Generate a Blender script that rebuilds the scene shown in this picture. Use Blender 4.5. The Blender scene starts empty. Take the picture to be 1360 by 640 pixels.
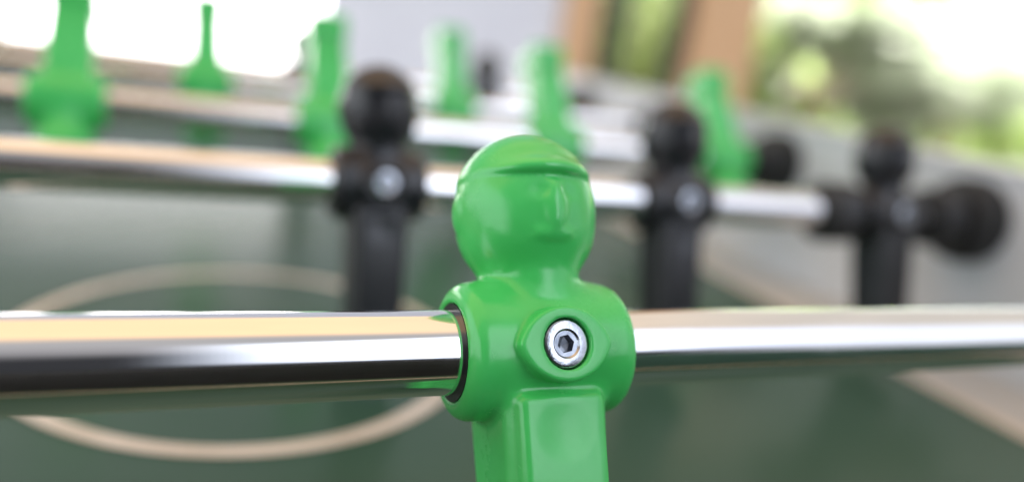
import bpy, bmesh, math, random
import numpy as np
from mathutils import Vector, Matrix
random.seed(7)
S = 0.01                      # 1 mm = 0.01 scene units
scn = bpy.context.scene
col = scn.collection

# ------------------------------------------------------------------ camera
def cam_axes(a, b, c):
    f = Vector((math.sin(a)*math.cos(b), math.cos(a)*math.cos(b), math.sin(b)))
    r = Vector((math.cos(a), -math.sin(a), 0)); u = r.cross(f)
    return f, r*math.cos(c)+u*math.sin(c), -r*math.sin(c)+u*math.cos(c)
CAM = Vector((-64.9, -130.3, 58.6))*S
f_, r_, u_ = cam_axes(math.radians(24.33), math.radians(-14.27), math.radians(8.2))
cd = bpy.data.cameras.new('camera'); cam = bpy.data.objects.new('camera', cd); col.objects.link(cam)
m = Matrix((( r_.x, u_.x, -f_.x), (r_.y, u_.y, -f_.y), (r_.z, u_.z, -f_.z))).to_4x4()
m.translation = CAM
cam.matrix_world = m
cd.sensor_width = 36; cd.lens = 36*1047.3/1360
cd.clip_start = 0.05; cd.clip_end = 2000
cd.dof.use_dof = True; cd.dof.focus_distance = 1.42
cd.dof.aperture_fstop = cd.lens*1e-3/0.072
scn.camera = cam
scn.render.engine = 'CYCLES'
scn.render.resolution_x = 1024; scn.render.resolution_y = 481
scn.view_settings.view_transform = 'Standard'; scn.view_settings.look = 'None'
scn.view_settings.exposure = 0.38; scn.view_settings.gamma = 1.0

# ------------------------------------------------------------------ room light (world)
w = bpy.data.worlds.new('World'); scn.world = w; w.use_nodes = True
nt = w.node_tree; nt.nodes.clear(); N = nt.nodes; L = nt.links
out = N.new('ShaderNodeOutputWorld'); bg = N.new('ShaderNodeBackground'); L.new(bg.outputs[0], out.inputs[0])
tc = N.new('ShaderNodeTexCoord'); sp = N.new('ShaderNodeSeparateXYZ'); L.new(tc.outputs['Generated'], sp.inputs[0])
X, Y, Z = sp.outputs
def ss(v, a, b):
    n = N.new('ShaderNodeMapRange'); n.interpolation_type = 'SMOOTHSTEP'
    L.new(v, n.inputs[0]); n.inputs[1].default_value = a; n.inputs[2].default_value = b
    if a > b:
        n.inputs[1].default_value = b; n.inputs[2].default_value = a; n.inputs[3].default_value = 1; n.inputs[4].default_value = 0
    return n.outputs[0]
def mul(*v):
    o = v[0]
    for q in v[1:]:
        n = N.new('ShaderNodeMath'); n.operation = 'MULTIPLY'; L.new(o, n.inputs[0]); L.new(q, n.inputs[1]); o = n.outputs[0]
    return o
def mixc(fac, a, b):
    n = N.new('ShaderNodeMix'); n.data_type = 'RGBA'; L.new(fac, n.inputs[0])
    for v, i in ((a, 6), (b, 7)):
        if isinstance(v, tuple): n.inputs[i].default_value = (*v, 1)
        else: L.new(v, n.inputs[i])
    return n.outputs[2]
# overhead: warm timber ceiling on the far left, cooler to the right
ceil_ = mixc(ss(X, 0.1, 0.75), (1.22, 0.83, 0.49), (0.62, 0.57, 0.51))
# behind the photographer: window to the right, a dark room to the left
dark_ = mixc(ss(Z, 0.50, 0.80), (0.035, 0.036, 0.04), (0.34, 0.33, 0.34))
back = mixc(ss(X, -0.05, 0.32), dark_, (2.5, 2.7, 3.1))
back = mixc(ss(X, 0.40, 0.62), back, (1.05, 1.12, 1.35))
back = mixc(ss(Z, 0.88, 0.80), (0.42, 0.41, 0.41), back)
back = mixc(ss(Z, 0.26, 0.12), back, (0.030, 0.032, 0.035))
back = mixc(ss(X, 0.55, 0.85), back, (0.95, 1.0, 1.12))
c0 = mixc(ss(Y, -0.08, -0.34), ceil_, back)
# far side, low: daylight from outdoors
c0 = mixc(mul(ss(Y, 0.05, 0.3), ss(Z, 0.34, 0.20)), c0, (1.25, 1.35, 1.35))
# tall window at the left
c0 = mixc(mul(ss(X, -0.62, -0.86), ss(Z, 0.62, 0.45)), c0, (2.0, 2.15, 2.3))
# below the table: dim floor
c0 = mixc(ss(Z, 0.0, -0.06), c0, (0.12, 0.10, 0.075))
L.new(c0, bg.inputs[0]); bg.inputs[1].default_value = 1.0

def area(name, loc, tgt, sx, sy, power, colr):
    l = bpy.data.lights.new(name, 'AREA'); l.shape = 'RECTANGLE'; l.size = sx; l.size_y = sy; l.energy = power; l.color = colr
    o = bpy.data.objects.new(name, l); col.objects.link(o); o.location = loc
    o.rotation_euler = (Vector(tgt)-Vector(loc)).to_track_quat('-Z', 'Y').to_euler()
    return o
gl_ = area('garden_daylight', (105, 90, 95), (105, 90, 0), 110, 70, 1000000, (1.0, 0.98, 0.9)); gl_.data.spread = math.radians(50)

# ------------------------------------------------------------------ materials
def nodes(name):
    mt = bpy.data.materials.new(name); mt.use_nodes = True
    return mt, mt.node_tree, mt.node_tree.nodes['Principled BSDF']
def mat(name, c, rough=0.5, metal=0.0, c2=None, scale=3.0, bump=0.0, bscale=60, spec=None, sss=0.0, coat=0.0, stretch=None, rvar=0.0, detail=4):
    mt, t, b = nodes(name)
    b.inputs['Roughness'].default_value = rough; b.inputs['Metallic'].default_value = metal
    b.inputs['Base Color'].default_value = (*c, 1)
    if spec is not None: b.inputs['Specular IOR Level'].default_value = spec
    if coat: b.inputs['Coat Weight'].default_value = coat; b.inputs['Coat Roughness'].default_value = 0.12
    if sss:
        b.inputs['Subsurface Weight'].default_value = sss; b.inputs['Subsurface Scale'].default_value = 0.03
        b.inputs['Subsurface Radius'].default_value = (0.3, 1.0, 0.4)
    tcn = t.nodes.new('ShaderNodeTexCoord'); src = tcn.outputs['Object']
    if stretch:
        mp = t.nodes.new('ShaderNodeMapping'); mp.inputs['Scale'].default_value = stretch
        t.links.new(src, mp.inputs[0]); src = mp.outputs[0]
    if c2 or rvar:
        n = t.nodes.new('ShaderNodeTexNoise'); n.inputs['Scale'].default_value = scale; n.inputs['Detail'].default_value = detail
        t.links.new(src, n.inputs['Vector'])
        rp = t.nodes.new('ShaderNodeMapRange'); rp.inputs[1].default_value = .35; rp.inputs[2].default_value = .65
        t.links.new(n.outputs[0], rp.inputs[0])
        if c2:
            mx = t.nodes.new('ShaderNodeMix'); mx.data_type = 'RGBA'
            mx.inputs[6].default_value = (*c, 1); mx.inputs[7].default_value = (*c2, 1)
            t.links.new(rp.outputs[0], mx.inputs[0]); t.links.new(mx.outputs[2], b.inputs['Base Color'])
        if rvar:
            r2 = t.nodes.new('ShaderNodeMapRange'); r2.inputs[3].default_value = rough-rvar; r2.inputs[4].default_value = rough+rvar
            t.links.new(n.outputs[0], r2.inputs[0]); t.links.new(r2.outputs[0], b.inputs['Roughness'])
    if bump:
        n2 = t.nodes.new('ShaderNodeTexNoise'); n2.inputs['Scale'].default_value = bscale; n2.inputs['Detail'].default_value = 3
        t.links.new(src, n2.inputs['Vector'])
        bp = t.nodes.new('ShaderNodeBump'); bp.inputs['Strength'].default_value = bump; bp.inputs['Distance'].default_value = 0.004
        t.links.new(n2.outputs[0], bp.inputs['Height']); t.links.new(bp.outputs[0], b.inputs['Normal'])
    return mt
M = {}
M['green'] = mat('green_plastic', (0.055, 0.50, 0.105), 0.33, c2=(0.075, 0.56, 0.135), scale=7, bump=0.10, bscale=45, sss=0.08, rvar=0.05)
M['black'] = mat('black_plastic', (0.012, 0.013, 0.016), 0.30, c2=(0.018, 0.018, 0.022), scale=9, bump=0.12, bscale=40, rvar=0.06)
M['chrome'] = mat('chromed_steel', (0.86, 0.86, 0.87), 0.055, 1.0, c2=(0.80, 0.80, 0.82), scale=5, stretch=(0.5, 6, 6), rvar=0.03, bump=0.03, bscale=10)
def smudge(mt, base, amp, scl, stretch):
    t = mt.node_tree; p = t.nodes['Principled BSDF']
    tcn = t.nodes.new('ShaderNodeTexCoord'); mp = t.nodes.new('ShaderNodeMapping'); mp.inputs['Scale'].default_value = stretch
    n = t.nodes.new('ShaderNodeTexNoise'); n.inputs['Scale'].default_value = scl; n.inputs['Detail'].default_value = 8; n.inputs['Roughness'].default_value = .7
    v = t.nodes.new('ShaderNodeMapRange'); v.inputs[1].default_value = .52; v.inputs[2].default_value = .75; v.inputs[3].default_value = base; v.inputs[4].default_value = base+amp
    t.links.new(tcn.outputs['Object'], mp.inputs[0]); t.links.new(mp.outputs[0], n.inputs['Vector']); t.links.new(n.outputs[0], v.inputs[0]); t.links.new(v.outputs[0], p.inputs['Roughness'])
def hairlines(mt, st):
    t = mt.node_tree; p = t.nodes['Principled BSDF']; tcn = t.nodes.new('ShaderNodeTexCoord'); mp = t.nodes.new('ShaderNodeMapping'); mp.inputs['Scale'].default_value = (90, 1.5, 1.5)
    n = t.nodes.new('ShaderNodeTexNoise'); n.inputs['Scale'].default_value = 1; n.inputs['Detail'].default_value = 4
    b = t.nodes.new('ShaderNodeBump'); b.inputs['Strength'].default_value = st; b.inputs['Distance'].default_value = 0.002
    t.links.new(tcn.outputs['Object'], mp.inputs[0]); t.links.new(mp.outputs[0], n.inputs['Vector']); t.links.new(n.outputs[0], b.inputs['Height']); t.links.new(b.outputs[0], p.inputs['Normal'])
hairlines(M['chrome'], 0.010)
smudge(M['chrome'], 0.06, 0.24, 1.6, (1.2, 2, 2)); smudge(M['green'], 0.20, 0.26, 5, (1, 1, 1))
M['zinc'] = mat('zinc_plated_steel', (0.50, 0.52, 0.56), 0.22, 1.0, c2=(0.36, 0.38, 0.42), scale=30, bump=0.25, bscale=70, rvar=0.08)
M['socket'] = mat('shaded_zinc', (0.20, 0.22, 0.26), 0.3, 1.0, c2=(0.32, 0.34, 0.38), scale=50)  # zinc darkened, the shade of the recess is put into the colour
M['field'] = mat('green_laminate', (0.040, 0.092, 0.064), 0.25, c2=(0.062, 0.116, 0.088), scale=0.6, bump=0.06, bscale=18, rvar=0.06, spec=0.22)
M['teal'] = mat('dark_green_laminate', (0.05, 0.12, 0.10), 0.4, c2=(0.06, 0.14, 0.12), scale=1)
M['line'] = mat('cream_paint', (0.74, 0.67, 0.60), 0.35, c2=(0.62, 0.55, 0.47), scale=4)
M['border'] = mat('pale_grey_laminate', (0.50, 0.51, 0.52), 0.35, c2=(0.56, 0.56, 0.57), scale=1.2, rvar=0.05)
M['wallgrey'] = mat('grey_side_laminate', (0.53, 0.55, 0.58), 0.40, c2=(0.60, 0.61, 0.64), scale=1.0, rvar=0.05)
M['endwhite'] = mat('white_end_laminate', (0.80, 0.79, 0.80), 0.35, c2=(0.74, 0.73, 0.75), scale=1.0)
M['rubber'] = mat('black_rubber', (0.012, 0.012, 0.014), 0.55, c2=(0.02, 0.02, 0.022), scale=12)
M['plaster'] = mat('pale_plaster', (0.86, 0.88, 0.93), 0.8, c2=(0.80, 0.81, 0.87), scale=0.4, bump=0.2, bscale=6)
M['wood'] = mat('orange_brown_timber', (0.82, 0.52, 0.29), 0.5, c2=(0.70, 0.42, 0.21), scale=1.6, stretch=(4, 4, 0.25), rvar=0.08)
M['darkmetal'] = mat('dark_window_metal', (0.05, 0.045, 0.04), 0.4, c2=(0.08, 0.07, 0.06), scale=2)
M['bark'] = mat('grey_bark', (0.22, 0.17, 0.12), 0.8, c2=(0.12, 0.09, 0.06), scale=1.5, stretch=(3, 3, .4))
M['paving'] = mat('pale_paving', (0.42, 0.41, 0.40), 0.8, c2=(0.36, 0.36, 0.33), scale=0.15)
M['lawn'] = mat('lawn_green', (0.13, 0.22, 0.05), 0.8, c2=(0.20, 0.28, 0.09), scale=0.25, detail=8)
def leafmat(name, a, b):
    mt, t, p = nodes(name)
    n = t.nodes.new('ShaderNodeTexNoise'); n.inputs['Scale'].default_value = 0.25; n.inputs['Detail'].default_value = 6
    tcn = t.nodes.new('ShaderNodeTexCoord'); t.links.new(tcn.outputs['Object'], n.inputs['Vector'])
    rp = t.nodes.new('ShaderNodeMapRange'); rp.inputs[1].default_value = .38; rp.inputs[2].default_value = .62; t.links.new(n.outputs[0], rp.inputs[0])
    mx = t.nodes.new('ShaderNodeMix'); mx.data_type = 'RGBA'; mx.inputs[6].default_value = (*a, 1); mx.inputs[7].default_value = (*b, 1)
    t.links.new(rp.outputs[0], mx.inputs[0]); t.links.new(mx.outputs[2], p.inputs['Base Color'])
    p.inputs['Roughness'].default_value = 0.5
    tr = t.nodes.new('ShaderNodeBsdfTranslucent'); t.links.new(mx.outputs[2], tr.inputs[0])
    ms = t.nodes.new('ShaderNodeMixShader'); ms.inputs[0].default_value = 0.62
    t.links.new(p.outputs[0], ms.inputs[1]); t.links.new(tr.outputs[0], ms.inputs[2])
    t.links.new(ms.outputs[0], t.nodes['Material Output'].inputs[0])
    return mt
M['leaf_a'] = leafmat('fresh_leaves', (0.32, 0.43, 0.14), (0.56, 0.66, 0.33))
M['leaf_b'] = leafmat('deep_leaves', (0.22, 0.33, 0.10), (0.42, 0.54, 0.22))
M['leaf_c'] = leafmat('grey_leaves', (0.44, 0.50, 0.38), (0.60, 0.64, 0.54))
def glassmat():
    mt, t, p = nodes('window_glass')
    tr = t.nodes.new('ShaderNodeBsdfTransparent'); gl = t.nodes.new('ShaderNodeBsdfGlossy'); gl.inputs['Roughness'].default_value = 0.02
    fr = t.nodes.new('ShaderNodeFresnel'); fr.inputs[0].default_value = 1.35
    ms = t.nodes.new('ShaderNodeMixShader'); t.links.new(fr.outputs[0], ms.inputs[0]); t.links.new(tr.outputs[0], ms.inputs[1]); t.links.new(gl.outputs[0], ms.inputs[2])
    t.links.new(ms.outputs[0], t.nodes['Material Output'].inputs[0]); return mt
M['glass'] = glassmat()
mt, t, p = nodes('daylit_pane'); p.inputs['Base Color'].default_value = (.8, .8, .8, 1)
p.inputs['Emission Color'].default_value = (1.0, 0.97, 0.95, 1); p.inputs['Emission Strength'].default_value = 5
M['glow'] = mt

# ------------------------------------------------------------------ helpers
def link(name, me, mt=None, parent=None):
    o = bpy.data.objects.new(name, me); col.objects.link(o)
    if mt and me and not me.materials: me.materials.append(mt)
    if parent: o.parent = parent
    return o
def from_bm(name, bm, mt, parent=None, smooth=False):
    me = bpy.data.meshes.new(name); bmesh.ops.recalc_face_normals(bm, faces=bm.faces); bm.to_mesh(me); bm.free()
    if smooth:
        for p in me.polygons: p.use_smooth = True
        me.set_sharp_from_angle(angle=math.radians(40))
    return link(name, me, mt, parent)
def tag(o, label=None, cat=None, group=None, kind=None):
    if label: o['label'] = label
    if cat: o['category'] = cat
    if group: o['group'] = group
    if kind: o['kind'] = kind
    return o
def empty(name, loc=(0, 0, 0)):
    o = bpy.data.objects.new(name, None); col.objects.link(o); o.location = Vector(loc)*S; o.empty_display_size = .1; return o
def add_box(bm, x0, x1, y0, y1, z0, z1, bev=0):
    t = bmesh.new()
    bmesh.ops.create_cube(t, size=1)
    for v in t.verts:
        v.co = Vector((x0+(v.co.x+.5)*(x1-x0), y0+(v.co.y+.5)*(y1-y0), z0+(v.co.z+.5)*(z1-z0)))*S
    if bev: bmesh.ops.bevel(t, geom=list(t.edges), offset=bev*S, segments=3, profile=.5, affect='EDGES')
    me = bpy.data.meshes.new('t'); t.to_mesh(me); t.free(); bm.from_mesh(me); bpy.data.meshes.remove(me)
def box(name, x0, x1, y0, y1, z0, z1, mt, parent=None, bev=0):
    bm = bmesh.new(); add_box(bm, x0, x1, y0, y1, z0, z1, bev); return from_bm(name, bm, mt, parent)
def lathe(name, prof, axis, mt, parent=None, n=64, cap=True):
    """prof: list of (pos along axis, radius) in mm, revolved round x, y or z."""
    bm = bmesh.new(); rings = []
    for p, r in prof:
        ring = []
        for k in range(n):
            a = 2*math.pi*k/n; c, s = r*math.cos(a), r*math.sin(a)
            ring.append(bm.verts.new(Vector({'x': (p, c, s), 'y': (s, p, c), 'z': (c, s, p)}[axis])*S))
        rings.append(ring)
    for a, b in zip(rings, rings[1:]):
        for k in range(n): bm.faces.new((a[k], a[(k+1) % n], b[(k+1) % n], b[k]))
    if prof[0][1] > 0.01: bm.faces.new(rings[0])
    if cap and prof[-1][1] > 0.01: bm.faces.new(rings[-1])
    return from_bm(name, bm, mt, parent, True)

# ------------------------------------------------------------------ figure: one continuous moulded body from a distance field
def smin(a, b, k): 
    h = np.clip(.5+.5*(b-a)/k, 0, 1); return b*(1-h)+a*h-k*h*(1-h)
def smax(a, b, k): return -smin(-a, -b, k)
def ellip(x, y, z, c, r):
    px, py, pz = (x-c[0])/r[0], (y-c[1])/r[1], (z-c[2])/r[2]
    k0 = np.sqrt(px*px+py*py+pz*pz); k1 = np.sqrt((px/r[0])**2+(py/r[1])**2+(pz/r[2])**2)+1e-6
    return k0*(k0-1)/k1
def rbox(x, y, z, c, h, r):
    qx, qy, qz = np.abs(x-c[0])-h[0]+r, np.abs(y-c[1])-h[1]+r, np.abs(z-c[2])-h[2]+r
    return np.sqrt(np.maximum(qx, 0)**2+np.maximum(qy, 0)**2+np.maximum(qz, 0)**2)+np.minimum(np.maximum(qx, np.maximum(qy, qz)), 0)-r
def figure_sdf(x, y, z):
    rr = np.sqrt(y*y+z*z)
    # barrel round the rod
    R = 13.0
    r0 = 3.2
    dx = np.abs(x)-17.2+r0; dr = rr-R+r0
    d = np.sqrt(np.maximum(dx, 0)**2+np.maximum(dr, 0)**2)+np.minimum(np.maximum(dx, dr), 0)-r0
    # shoulders
    d = smin(d, ellip(x, y, z, (0, 0.5, 8.5), (15.5, 9.5, 6.5)), 3)
    # head, jaw and neck
    hd = ellip(x, y, z, (0, 0, 27.8), (14.6, 14.2, 15.4))
    hd = smin(hd, ellip(x, y, z, (0, 0, 22.8), (13.7, 12.8, 10.8)), 1.5)
    t = np.clip((z-10)/17, 0, 1); rc = 9.6+1.2*t
    jaw = smax(np.sqrt(x*x+(y*.98)**2)-rc, np.maximum(10-z, z-20), 1.0)
    hd = smin(hd, jaw*.9, 1.6)
    # cap crown and peak
    cap = smax(ellip(x, y, z, (0, .1, 29.0), (14.75, 14.45, 14.8)), 33.0-z, 1.6)
    peak = smax(ellip(x, y, z, (0, -6.6, 33.4), (10.4, 8.9, 3.6)), -(z-32.4), 1.8)
    hd = smin(hd, smin(cap, peak, 1.6), .5)
    # brow, nose, mouth, eyes, ears
    hd = smin(hd, ellip(x, y, z, (0, -13.6, 26.0), (1.7, 1.5, 4.2)), 2.4)
    for s in (-1, 1):
        hd = smin(hd, ellip(x, y, z, (s*13.9, .8, 27.0), (1.2, 2.6, 3.6)), .9)
        hd = smax(hd, -ellip(x, y, z, (s*4.2, -15.0, 29.0), (2.2, 1.0, 1.2)), 1.6)
    hd = smin(hd, ellip(x, y, z, (0, -12.4, 21.0), (3.4, 1.0, 1.0)), 1.6)
    d = smin(d, hd, 1.6)
    # leg
    u = np.clip((-z-8)/50, 0, 1)
    leg = rbox(x/(1-.12*u), y+.2, z, (0, 0, -31), (10.7, 10.0-2*u, 26), 2.2)
    plate = rbox(x/(1-.06*u), y, z, (0, -8.2, -33), (9.0, 4.2, 24.6), 2.0)
    plate = smax(plate, -ellip(x, y, z, (0, -13.75, -15.0), (5.4, 1.7, 5.5)), 1.2)
    foot = smax(rbox(x, y, z, (0, -1, -57), (10.5, 11.5, 6.5), 2), -(z*.9+(-np.abs(y+1))*.45+62), 1.5)
    d = smin(d, leg, 1.8)
    d = smin(d, foot, 3)
    d = smin(d, plate, 1.2)
    # lens shaped chest boss
    e, hw, hh = None, 9.3, 6.9
    Rb = (hw*hw+hh*hh)/(2*hh)
    lens = np.maximum(np.sqrt(x*x+(z-(Rb-hh))**2)-Rb, np.sqrt(x*x+(z+(Rb-hh))**2)-Rb)
    boss = smax(smax(lens, -(y+15.4), .8), y+6, .3)
    d = smin(d, boss, .5)
    # screw pocket
    d = smax(d, -np.maximum(np.sqrt(x*x+z*z)-4.75, y+11.2), .3)
    # bore and counterbored ends
    d = smax(d, -(rr-8.3), .1)
    d = smax(d, -np.maximum(rr-9.3, 14.9-np.abs(x)), .5)
    return d
def surface_nets(fn, lo, hi, h):
    ax = [np.arange(a, b+h, h, dtype=np.float32) for a, b in zip(lo, hi)]
    G = np.meshgrid(*ax, indexing='ij', sparse=True)
    D = fn(*G).astype(np.float32)
    ins = D < 0
    nx, ny, nz = D.shape
    cnt = np.zeros((nx-1, ny-1, nz-1), np.float32); acc = [np.zeros_like(cnt) for _ in range(3)]
    offs = [(i, j, k) for i in (0, 1) for j in (0, 1) for k in (0, 1)]
    def sub(A, o): return A[o[0]:nx-1+o[0], o[1]:ny-1+o[1], o[2]:nz-1+o[2]]
    for a in offs:
        for dmn in range(3):
            if a[dmn]: continue
            b = list(a); b[dmn] = 1
            A, B = sub(D, a), sub(D, tuple(b)); cr = (A < 0) != (B < 0)
            t = np.where(cr, A/np.where(cr, A-B, 1), 0)
            cnt += cr
            for q in range(3): acc[q] += np.where(cr, a[q]+(t if q == dmn else 0), 0)
    act = cnt > 0; idx = -np.ones(act.shape, np.int64); I = np.argwhere(act); idx[act] = np.arange(len(I))
    V = np.stack([(I[:, q]+acc[q][act]/cnt[act])*h+lo[q] for q in range(3)], 1)
    F = []
    for dmn in range(3):
        s0 = [slice(1, -1)]*3; s0[dmn] = slice(0, -1)
        s1 = [slice(1, -1)]*3; s1[dmn] = slice(1, None)
        cr = ins[tuple(s0)] != ins[tuple(s1)]; flip = ins[tuple(s0)][cr]
        P = np.argwhere(cr); P = P + np.array([0 if q == dmn else 1 for q in range(3)])
        e1, e2 = (dmn+1) % 3, (dmn+2) % 3
        o1 = np.zeros(3, int); o1[e1] = 1; o2 = np.zeros(3, int); o2[e2] = 1
        q = [idx[tuple((P-a).T)] for a in (o1*0, o1, o1+o2, o2)]
        f = np.stack(q, 1); f[~flip] = f[~flip][:, ::-1]; F.append(f)
    return V, np.concatenate(F)
def figure_mesh(name, h, mt):
    V, F = surface_nets(figure_sdf, (-21, -18, -66), (21, 17, 43), h)
    me = bpy.data.meshes.new(name)
    me.vertices.add(len(V)); me.vertices.foreach_set('co', (V*S).astype(np.float32).ravel())
    me.loops.add(F.size); me.loops.foreach_set('vertex_index', F.ravel().astype(np.int32))
    me.polygons.add(len(F)); me.polygons.foreach_set('loop_start', np.arange(0, F.size, 4, dtype=np.int32))
    me.polygons.foreach_set('loop_total', np.full(len(F), 4, np.int32))
    me.update(calc_edges=True); me.validate()
    me.polygons.foreach_set('use_smooth', np.ones(len(F), bool))
    me.materials.append(mt); return me
ME_NEAR = figure_mesh('near_figure', 0.4, M['green'])
ME_GREEN = figure_mesh('green_figure', 0.8, M['green'])
ME_BLACK = ME_GREEN.copy(); ME_BLACK.materials.clear(); ME_BLACK.materials.append(M['black'])

# bolt (built once, shared by all figures)
def hexring(bm, y, r, n=6, rot=0):
    return [bm.verts.new(Vector((r*math.cos(rot+2*math.pi*k/n), y, r*math.sin(rot+2*math.pi*k/n)))*S) for k in range(n)]
bolt0 = lathe('bolt', [(-10.5, 4.4), (-14.2, 4.45), (-14.65, 4.35), (-14.85, 4.0), (-14.85, 2.75), (-14.5, 2.35), (-14.5, 2.3)], 'y', M['zinc'], n=72, cap=False)
BOLT = bolt0.data; bpy.data.objects.remove(bolt0)
bm = bmesh.new()
a = hexring(bm, -14.50, 2.32, 72); b_ = hexring(bm, -14.45, 1.75, 6, .2)
# socket: flat annulus with a hexagonal pocket
c_ = hexring(bm, -12.6, 1.62, 6, .2); d_ = bm.verts.new(Vector((0, -12.2, 0))*S)
for k in range(6):
    seg = [a[(k*12+j+2) % 72] for j in range(13)]
    bm.faces.new(seg[::-1]+[b_[k], b_[(k+1) % 6]])
    bm.faces.new((b_[k], b_[(k+1) % 6], c_[(k+1) % 6], c_[k])); bm.faces.new((c_[k], c_[(k+1) % 6], d_))
t_ = from_bm('hex_socket', bm, M['socket']); SOCK = t_.data; bpy.data.objects.remove(t_)

def figure(parent, x, me, near=False, label=None):
    o = link('player_figure', me, None, parent); o.location = (x*S, 0, 0)
    b = link('bolt', BOLT, None, o); s = link('hex_socket', SOCK, None, o)
    if label: o['label'] = label
    return o
def player_rod(y, xs, theta, me, label, bumpers=(), x0=-900, x1=640):
    root = empty('player_rod', (0, y, 0)); root.rotation_euler = (math.radians(theta), 0, 0)
    tag(root, label, 'table football rod', 'steel rods of the football table')
    lathe('steel_rod', [(x0, 7.6), (x0+.4, 8), (x1-.4, 8), (x1, 7.6)], 'x', M['chrome'], root, 96)
    for x in xs: figure(root, x, me)
    for x in bumpers:
        lathe('rubber_bumper', [(x-8, 8.1), (x-8, 13), (x-7, 14.6), (x+7, 14.6), (x+8, 13), (x+8, 8.1)], 'x', M['rubber'], root, 40)
    return root
# handles stand outside the right wall on alternate rods
near_rod = player_rod(0, [1.8], -28, ME_NEAR, 'thick chrome rod nearest the camera, carrying the one sharp green figure', bumpers=[])
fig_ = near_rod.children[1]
lathe('gap_shade_ring', [(-15.3, 8.1), (-15.3, 9.25), (15.3, 9.25), (15.3, 8.1)], 'x', M['black'], fig_, 64)  # added black ring, stands in for the shade in the bore gap
player_rod(150, [4.5, 134, 259], -14, ME_BLACK, 'chrome rod behind the near green figure, carrying three black figures and a black bumper', bumpers=[226, 296])
player_rod(300, [-111, 12, 147.5, 274], 146, ME_GREEN, 'second chrome rod behind the near one, its four green figures swung with legs up', bumpers=[303])
player_rod(450, [-222, -45, 132], 150, ME_GREEN, 'third chrome rod behind the near one, its three small green figures swung with legs up', bumpers=[303])
player_rod(600, [40, 214], -8, ME_BLACK, 'farthest chrome rod, carrying black figures in front of the white end wall', bumpers=[303])

# ------------------------------------------------------------------ the football table
FZ = -72
tbl = tag(empty('football_table', (0, 0, FZ)), 'table football table with green pitch, cream lines and grey side wall', 'football table')
def tpart(o): o.location.z = -FZ*S; return o
tpart(box('playing_field', -330, 324, -96, 780, FZ-14, FZ, M['field'], tbl))
def strip(name, quads, mt, z):
    bm = bmesh.new()
    for q in quads: bm.faces.new([bm.verts.new(Vector((p[0], p[1], z))*S) for p in q])
    return tpart(from_bm(name, bm, mt, tbl))
# border of pale laminate outside the line, then the line on top
strip('pitch_border', [[(270, -95.5), (323.5, -95.5), (323.5, 779), (270, 779)]], M['border'], FZ+.25)
strip('side_line', [[(263.5, -95.5), (272, -95.5), (272, 779), (263.5, 779)]], M['line'], FZ+.5)
def ring(name, cx, cy, r, wd, z, a0=0, a1=360, n=160):
    q = []
    for k in range(n):
        p, s = [math.radians(a0+(a1-a0)*(k+j)/n) for j in (0, 1)]
        q.append([(cx+(r+e)*math.cos(t), cy+(r+e)*math.sin(t)) for e, t in ((-wd/2, p), (wd/2, p), (wd/2, s), (-wd/2, s))])
    return strip(name, q, M['line'], z)
ring('centre_circle', -36, 175.6, 84, 6.5, FZ+.5)
strip('goal_line', [[(-330, -82), (263, -82), (263, -77), (-330, -77)]], M['line'], FZ+.5)
# walls
tpart(box('near_end_wall', 40, 323.6, -122, -96.3, FZ-60, 4, M['teal'], tbl, 1.5))  # unseen, set close in and tinted for the near rod's reflection
tpart(box('reflection_block', -330, 39.5, -122, -96.3, FZ-60, 10, M['rubber'], tbl, 1.5))  # added unseen black block, mirrored as the dark band on the near rod
tpart(box('side_wall', 324, 348, -96, 780, FZ-60, 26, M['wallgrey'], tbl, 1.5))
tpart(box('top_rail', 322, 356, -420, 800, 26.3, 30, M['wallgrey'], tbl, 1.5))
tpart(box('end_wall', -330, 323.6, 780.3, 806, FZ-60, -22, M['endwhite'], tbl, 1.5))
tpart(box('end_rail', -330, 321.6, 776, 812, -21.7, -18, M['endwhite'], tbl, 1.5))
for y in (150, 300, 450, 600):
    o = lathe('rod_bearing', [(311, 8.4), (311, 18.5), (312.5, 21.5), (316, 22.3), (323.8, 22.3)], 'x', M['rubber'], tbl, 48)
    o.location = (0, y*S, -FZ*S)

# ------------------------------------------------------------------ room behind the table
FL = -880
def struct(o): o['kind'] = 'structure'; return o
struct(box('paving', -9000, 30000, -6000, 9000, FL-40, FL, M['paving']))
struct(box('lawn', -9000, 60000, 9000, 60000, FL-40, FL-10, M['lawn']))
wl = tag(empty('room_wall', (900, 2600, FL)), 'plain pale lavender plastered wall round the bright window behind the table', 'wall')
o = box('plaster_face', 430, 1246, 2600, 2720, FL, 2300, M['plaster'], wl); o.location = (-9, -26, -FL*S)
o = box('plaster_lintel', -2600, 429.5, 2600, 2720, 420.5, 2300, M['plaster'], wl); o.location = (-9, -26, -FL*S)
o = box('plaster_pier', -2600, -1501, 2600, 2720, FL, 420, M['plaster'], wl); o.location = (-9, -26, -FL*S)
def post(x0, x1, label):
    p = tag(empty('timber_post', ((x0+x1)/2, 2600, FL)), label, 'post', 'timber posts of the window wall')
    o = box('post_shaft', x0, x1, 2560, 2700, FL+90, 2300, M['wood'], p, 6); o.location = (-(x0+x1)/2*S, -26, -FL*S)
    o = box('post_foot', x0-12, x1+12, 2548, 2712, FL, FL+90, M['darkmetal'], p, 4); o.location = (-(x0+x1)/2*S, -26, -FL*S)
post(1250, 1372, 'narrow orange-brown timber post at the right edge of the lavender wall')
post(1800, 2110, 'wide orange-brown timber post right of the window')
win = tag(empty('tall_window', (1580, 2620, FL)), 'tall window with dark frame between the two timber posts', 'window')
bm = bmesh.new()
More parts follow.
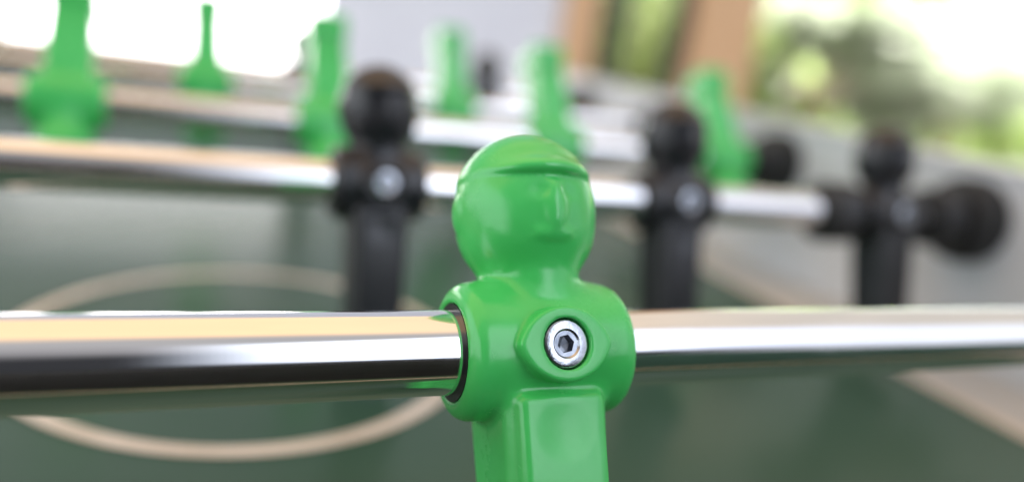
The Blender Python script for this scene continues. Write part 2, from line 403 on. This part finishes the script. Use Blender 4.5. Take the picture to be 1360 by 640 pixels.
for a in ((1376, 1420, 2600, 2660, FL, 2300), (1756, 1796, 2600, 2660, FL, 2300), (1420, 1756, 2600, 2660, FL, FL+60)): add_box(bm, *a)
o = from_bm('window_frame', bm, M['darkmetal'], win); o.location = (-15.8, -26.2, -FL*S)
o = box('mullion', 1500, 1530, 2602, 2658, FL+60, 2300, M['darkmetal'], win); o.location = (-15.8, -26.2, -FL*S)
for a, b in ((1420, 1500), (1530, 1756)):
    o = box('window_pane', a, b, 2626, 2632, FL+60, 2300, M['glass'], win); o.location = (-15.8, -26.2, -FL*S)

bw = tag(empty('bright_window', (-500, 2600, FL)), 'wide overexposed window beyond the left end of the table', 'window')
bm = bmesh.new()
for a in ((-1500, -1450, 2600, 2660, FL, 420), (-560, -520, 2600, 2660, FL, 420), (380, 429, 2600, 2660, FL, 420), (-1450, 380, 2601, 2659, FL, FL+60)): add_box(bm, *a)
o = from_bm('window_frame', bm, M['plaster'], bw); o.location = (5, -26, -FL*S)
for a, b in ((-1450, -560), (-520, 380)):
    o = box('bright_pane', a, b, 2626, 2632, FL+60, 420, M['glow'], bw); o.location = (5, -26, -FL*S)

# clipped hedge along the far side of the garden
hg = tag(empty('garden_hedge', (9000, 9200, FL)), 'long low green hedge running behind the bushes outside', 'hedge')
rnd = random.Random(3); V = []; F = []
for k in range(30000):
    p = Vector((rnd.uniform(-6500, 9000), rnd.uniform(-350, 350), 0)); p.z = rnd.random()**.8*(1150+120*math.sin(p.x*.004)+90*math.sin(p.x*.013+1))
    u = Vector((rnd.gauss(0, 1), rnd.gauss(0, 1), rnd.gauss(0, 1))).normalized(); v = u.orthogonal().normalized(); z = 130*rnd.uniform(.6, 1.5); i = len(V)
    V += [tuple((p+u*z)*S), tuple((p+v*z*.5)*S), tuple((p-u*z)*S), tuple((p-v*z*.5)*S)]; F.append((i, i+1, i+2, i+3))
me = bpy.data.meshes.new('hedge_leaves'); me.from_pydata(V, [], F); link('hedge_leaves', me, M['leaf_a'], hg)
bm = bmesh.new()
for k in range(40):
    x = -6400+k*390; add_box(bm, x-25, x+25, -25, 25, 0, 700)
from_bm('hedge_stems', bm, M['bark'], hg)

# ------------------------------------------------------------------ trees outside
def tree(x, y, hgt, rad, key, label, nleaf=5500, ls=150):
    root = tag(empty('broadleaf_tree', (x, y, FL)), label, 'tree', 'trees outside the window')
    rnd = random.Random(int(x+y)); bm = bmesh.new()
    def limb(p, q, r0, r1, n=8):
        ax = (q-p).normalized(); s = ax.orthogonal().normalized(); t = ax.cross(s)
        A = [[bm.verts.new((c+(s*math.cos(k*2*math.pi/n)+t*math.sin(k*2*math.pi/n))*r)*S) for k in range(n)] for c, r in ((p, r0), (q, r1))]
        for k in range(n): bm.faces.new((A[0][k], A[0][(k+1) % n], A[1][(k+1) % n], A[1][k]))
    top = Vector((rnd.uniform(-150, 150), rnd.uniform(-100, 100), hgt*.45))
    limb(Vector((0, 0, 0)), top, rad*.07, rad*.045)
    clumps = []
    for k in range(16):
        a = rnd.uniform(0, 6.28); e = rnd.uniform(-.5, 1.0)
        c = Vector((math.cos(a)*rad*.75*math.cos(e), math.sin(a)*rad*.75*math.cos(e), hgt*.62+math.sin(e)*hgt*.32))
        limb(top, c, rad*.03, rad*.008, 6); clumps.append((c, rad*rnd.uniform(.25, .45)))
    from_bm('trunk', bm, M['bark'], root)
    V = []; F = []
    for k in range(nleaf):
        c, r = clumps[rnd.randrange(16)]
        d = Vector((rnd.gauss(0, 1), rnd.gauss(0, 1), rnd.gauss(0, 1))); d *= r*rnd.random()**.4/d.length
        p = c+d; u = Vector((rnd.gauss(0, 1), rnd.gauss(0, 1), rnd.gauss(0, 1))).normalized(); v = u.orthogonal().normalized()
        z = ls*rnd.uniform(.6, 1.5); i = len(V)
        V += [(p+u*z)*S, (p+v*z*.5)*S, (p-u*z)*S, (p-v*z*.5)*S]; F.append((i, i+1, i+2, i+3))
    me = bpy.data.meshes.new('crown'); me.from_pydata([tuple(q) for q in V], [], F)
    link('crown', me, M[key], root)
    return root
TREES = [
 (12400, 9400, 2500, 1300, 'leaf_a', 'rounded light green tree under the open sky at the right edge'),
 (4300, 8200, 3400, 1100, 'leaf_b', 'deep green tree seen through the window between the posts'),
 (5700, 7400, 3000, 1000, 'leaf_a', 'light green tree seen through the left half of the window'),
 (7600, 7800, 3200, 1200, 'leaf_a', 'bright leafy tree just right of the wide timber post'),
 (9800, 7600, 2250, 1300, 'leaf_c', 'pale grey-green tree in the middle of the garden view'),
 (12200, 7300, 1600, 1200, 'leaf_a', 'light green tree below the bright patch of sky at right'),
 (14800, 6800, 2700, 1300, 'leaf_b', 'darker green tree at the far right of the garden view'),
 (9300, 11500, 3300, 1300, 'leaf_b', 'tall deep green tree standing behind the pale one'),
 (7300, 12500, 4600, 1600, 'leaf_b', 'tallest tree rising behind the wide timber post'),
]
for T in TREES: tree(*T)
for i, (x, y, h, rr, k, lb) in enumerate([
 (3900, 5200, 1500, 800, 'leaf_a', 'low bright bush seen through the window beside the narrow post'),
 (5300, 5600, 1700, 900, 'leaf_c', 'low grey-green bush seen through the window beside the wide post'),
 (6800, 5400, 1600, 900, 'leaf_c', 'low grey-green bush just right of the wide timber post'),
 (8300, 5200, 1500, 900, 'leaf_a', 'low bright bush below the bright leafy tree'),
 (9800, 5000, 1500, 900, 'leaf_c', 'low grey-green bush behind the third black figure'),
 (11400, 5000, 1500, 1000, 'leaf_a', 'low bright bush near the right edge of the garden view'),
 (13200, 4900, 1600, 1000, 'leaf_a', 'low bright bush at the right edge of the picture')]):
    t = tree(x, y, h, rr, k, lb, 5000, 90); t.name = 'garden_bush'; t['category'] = 'bush'; t['group'] = 'bushes outside the window'
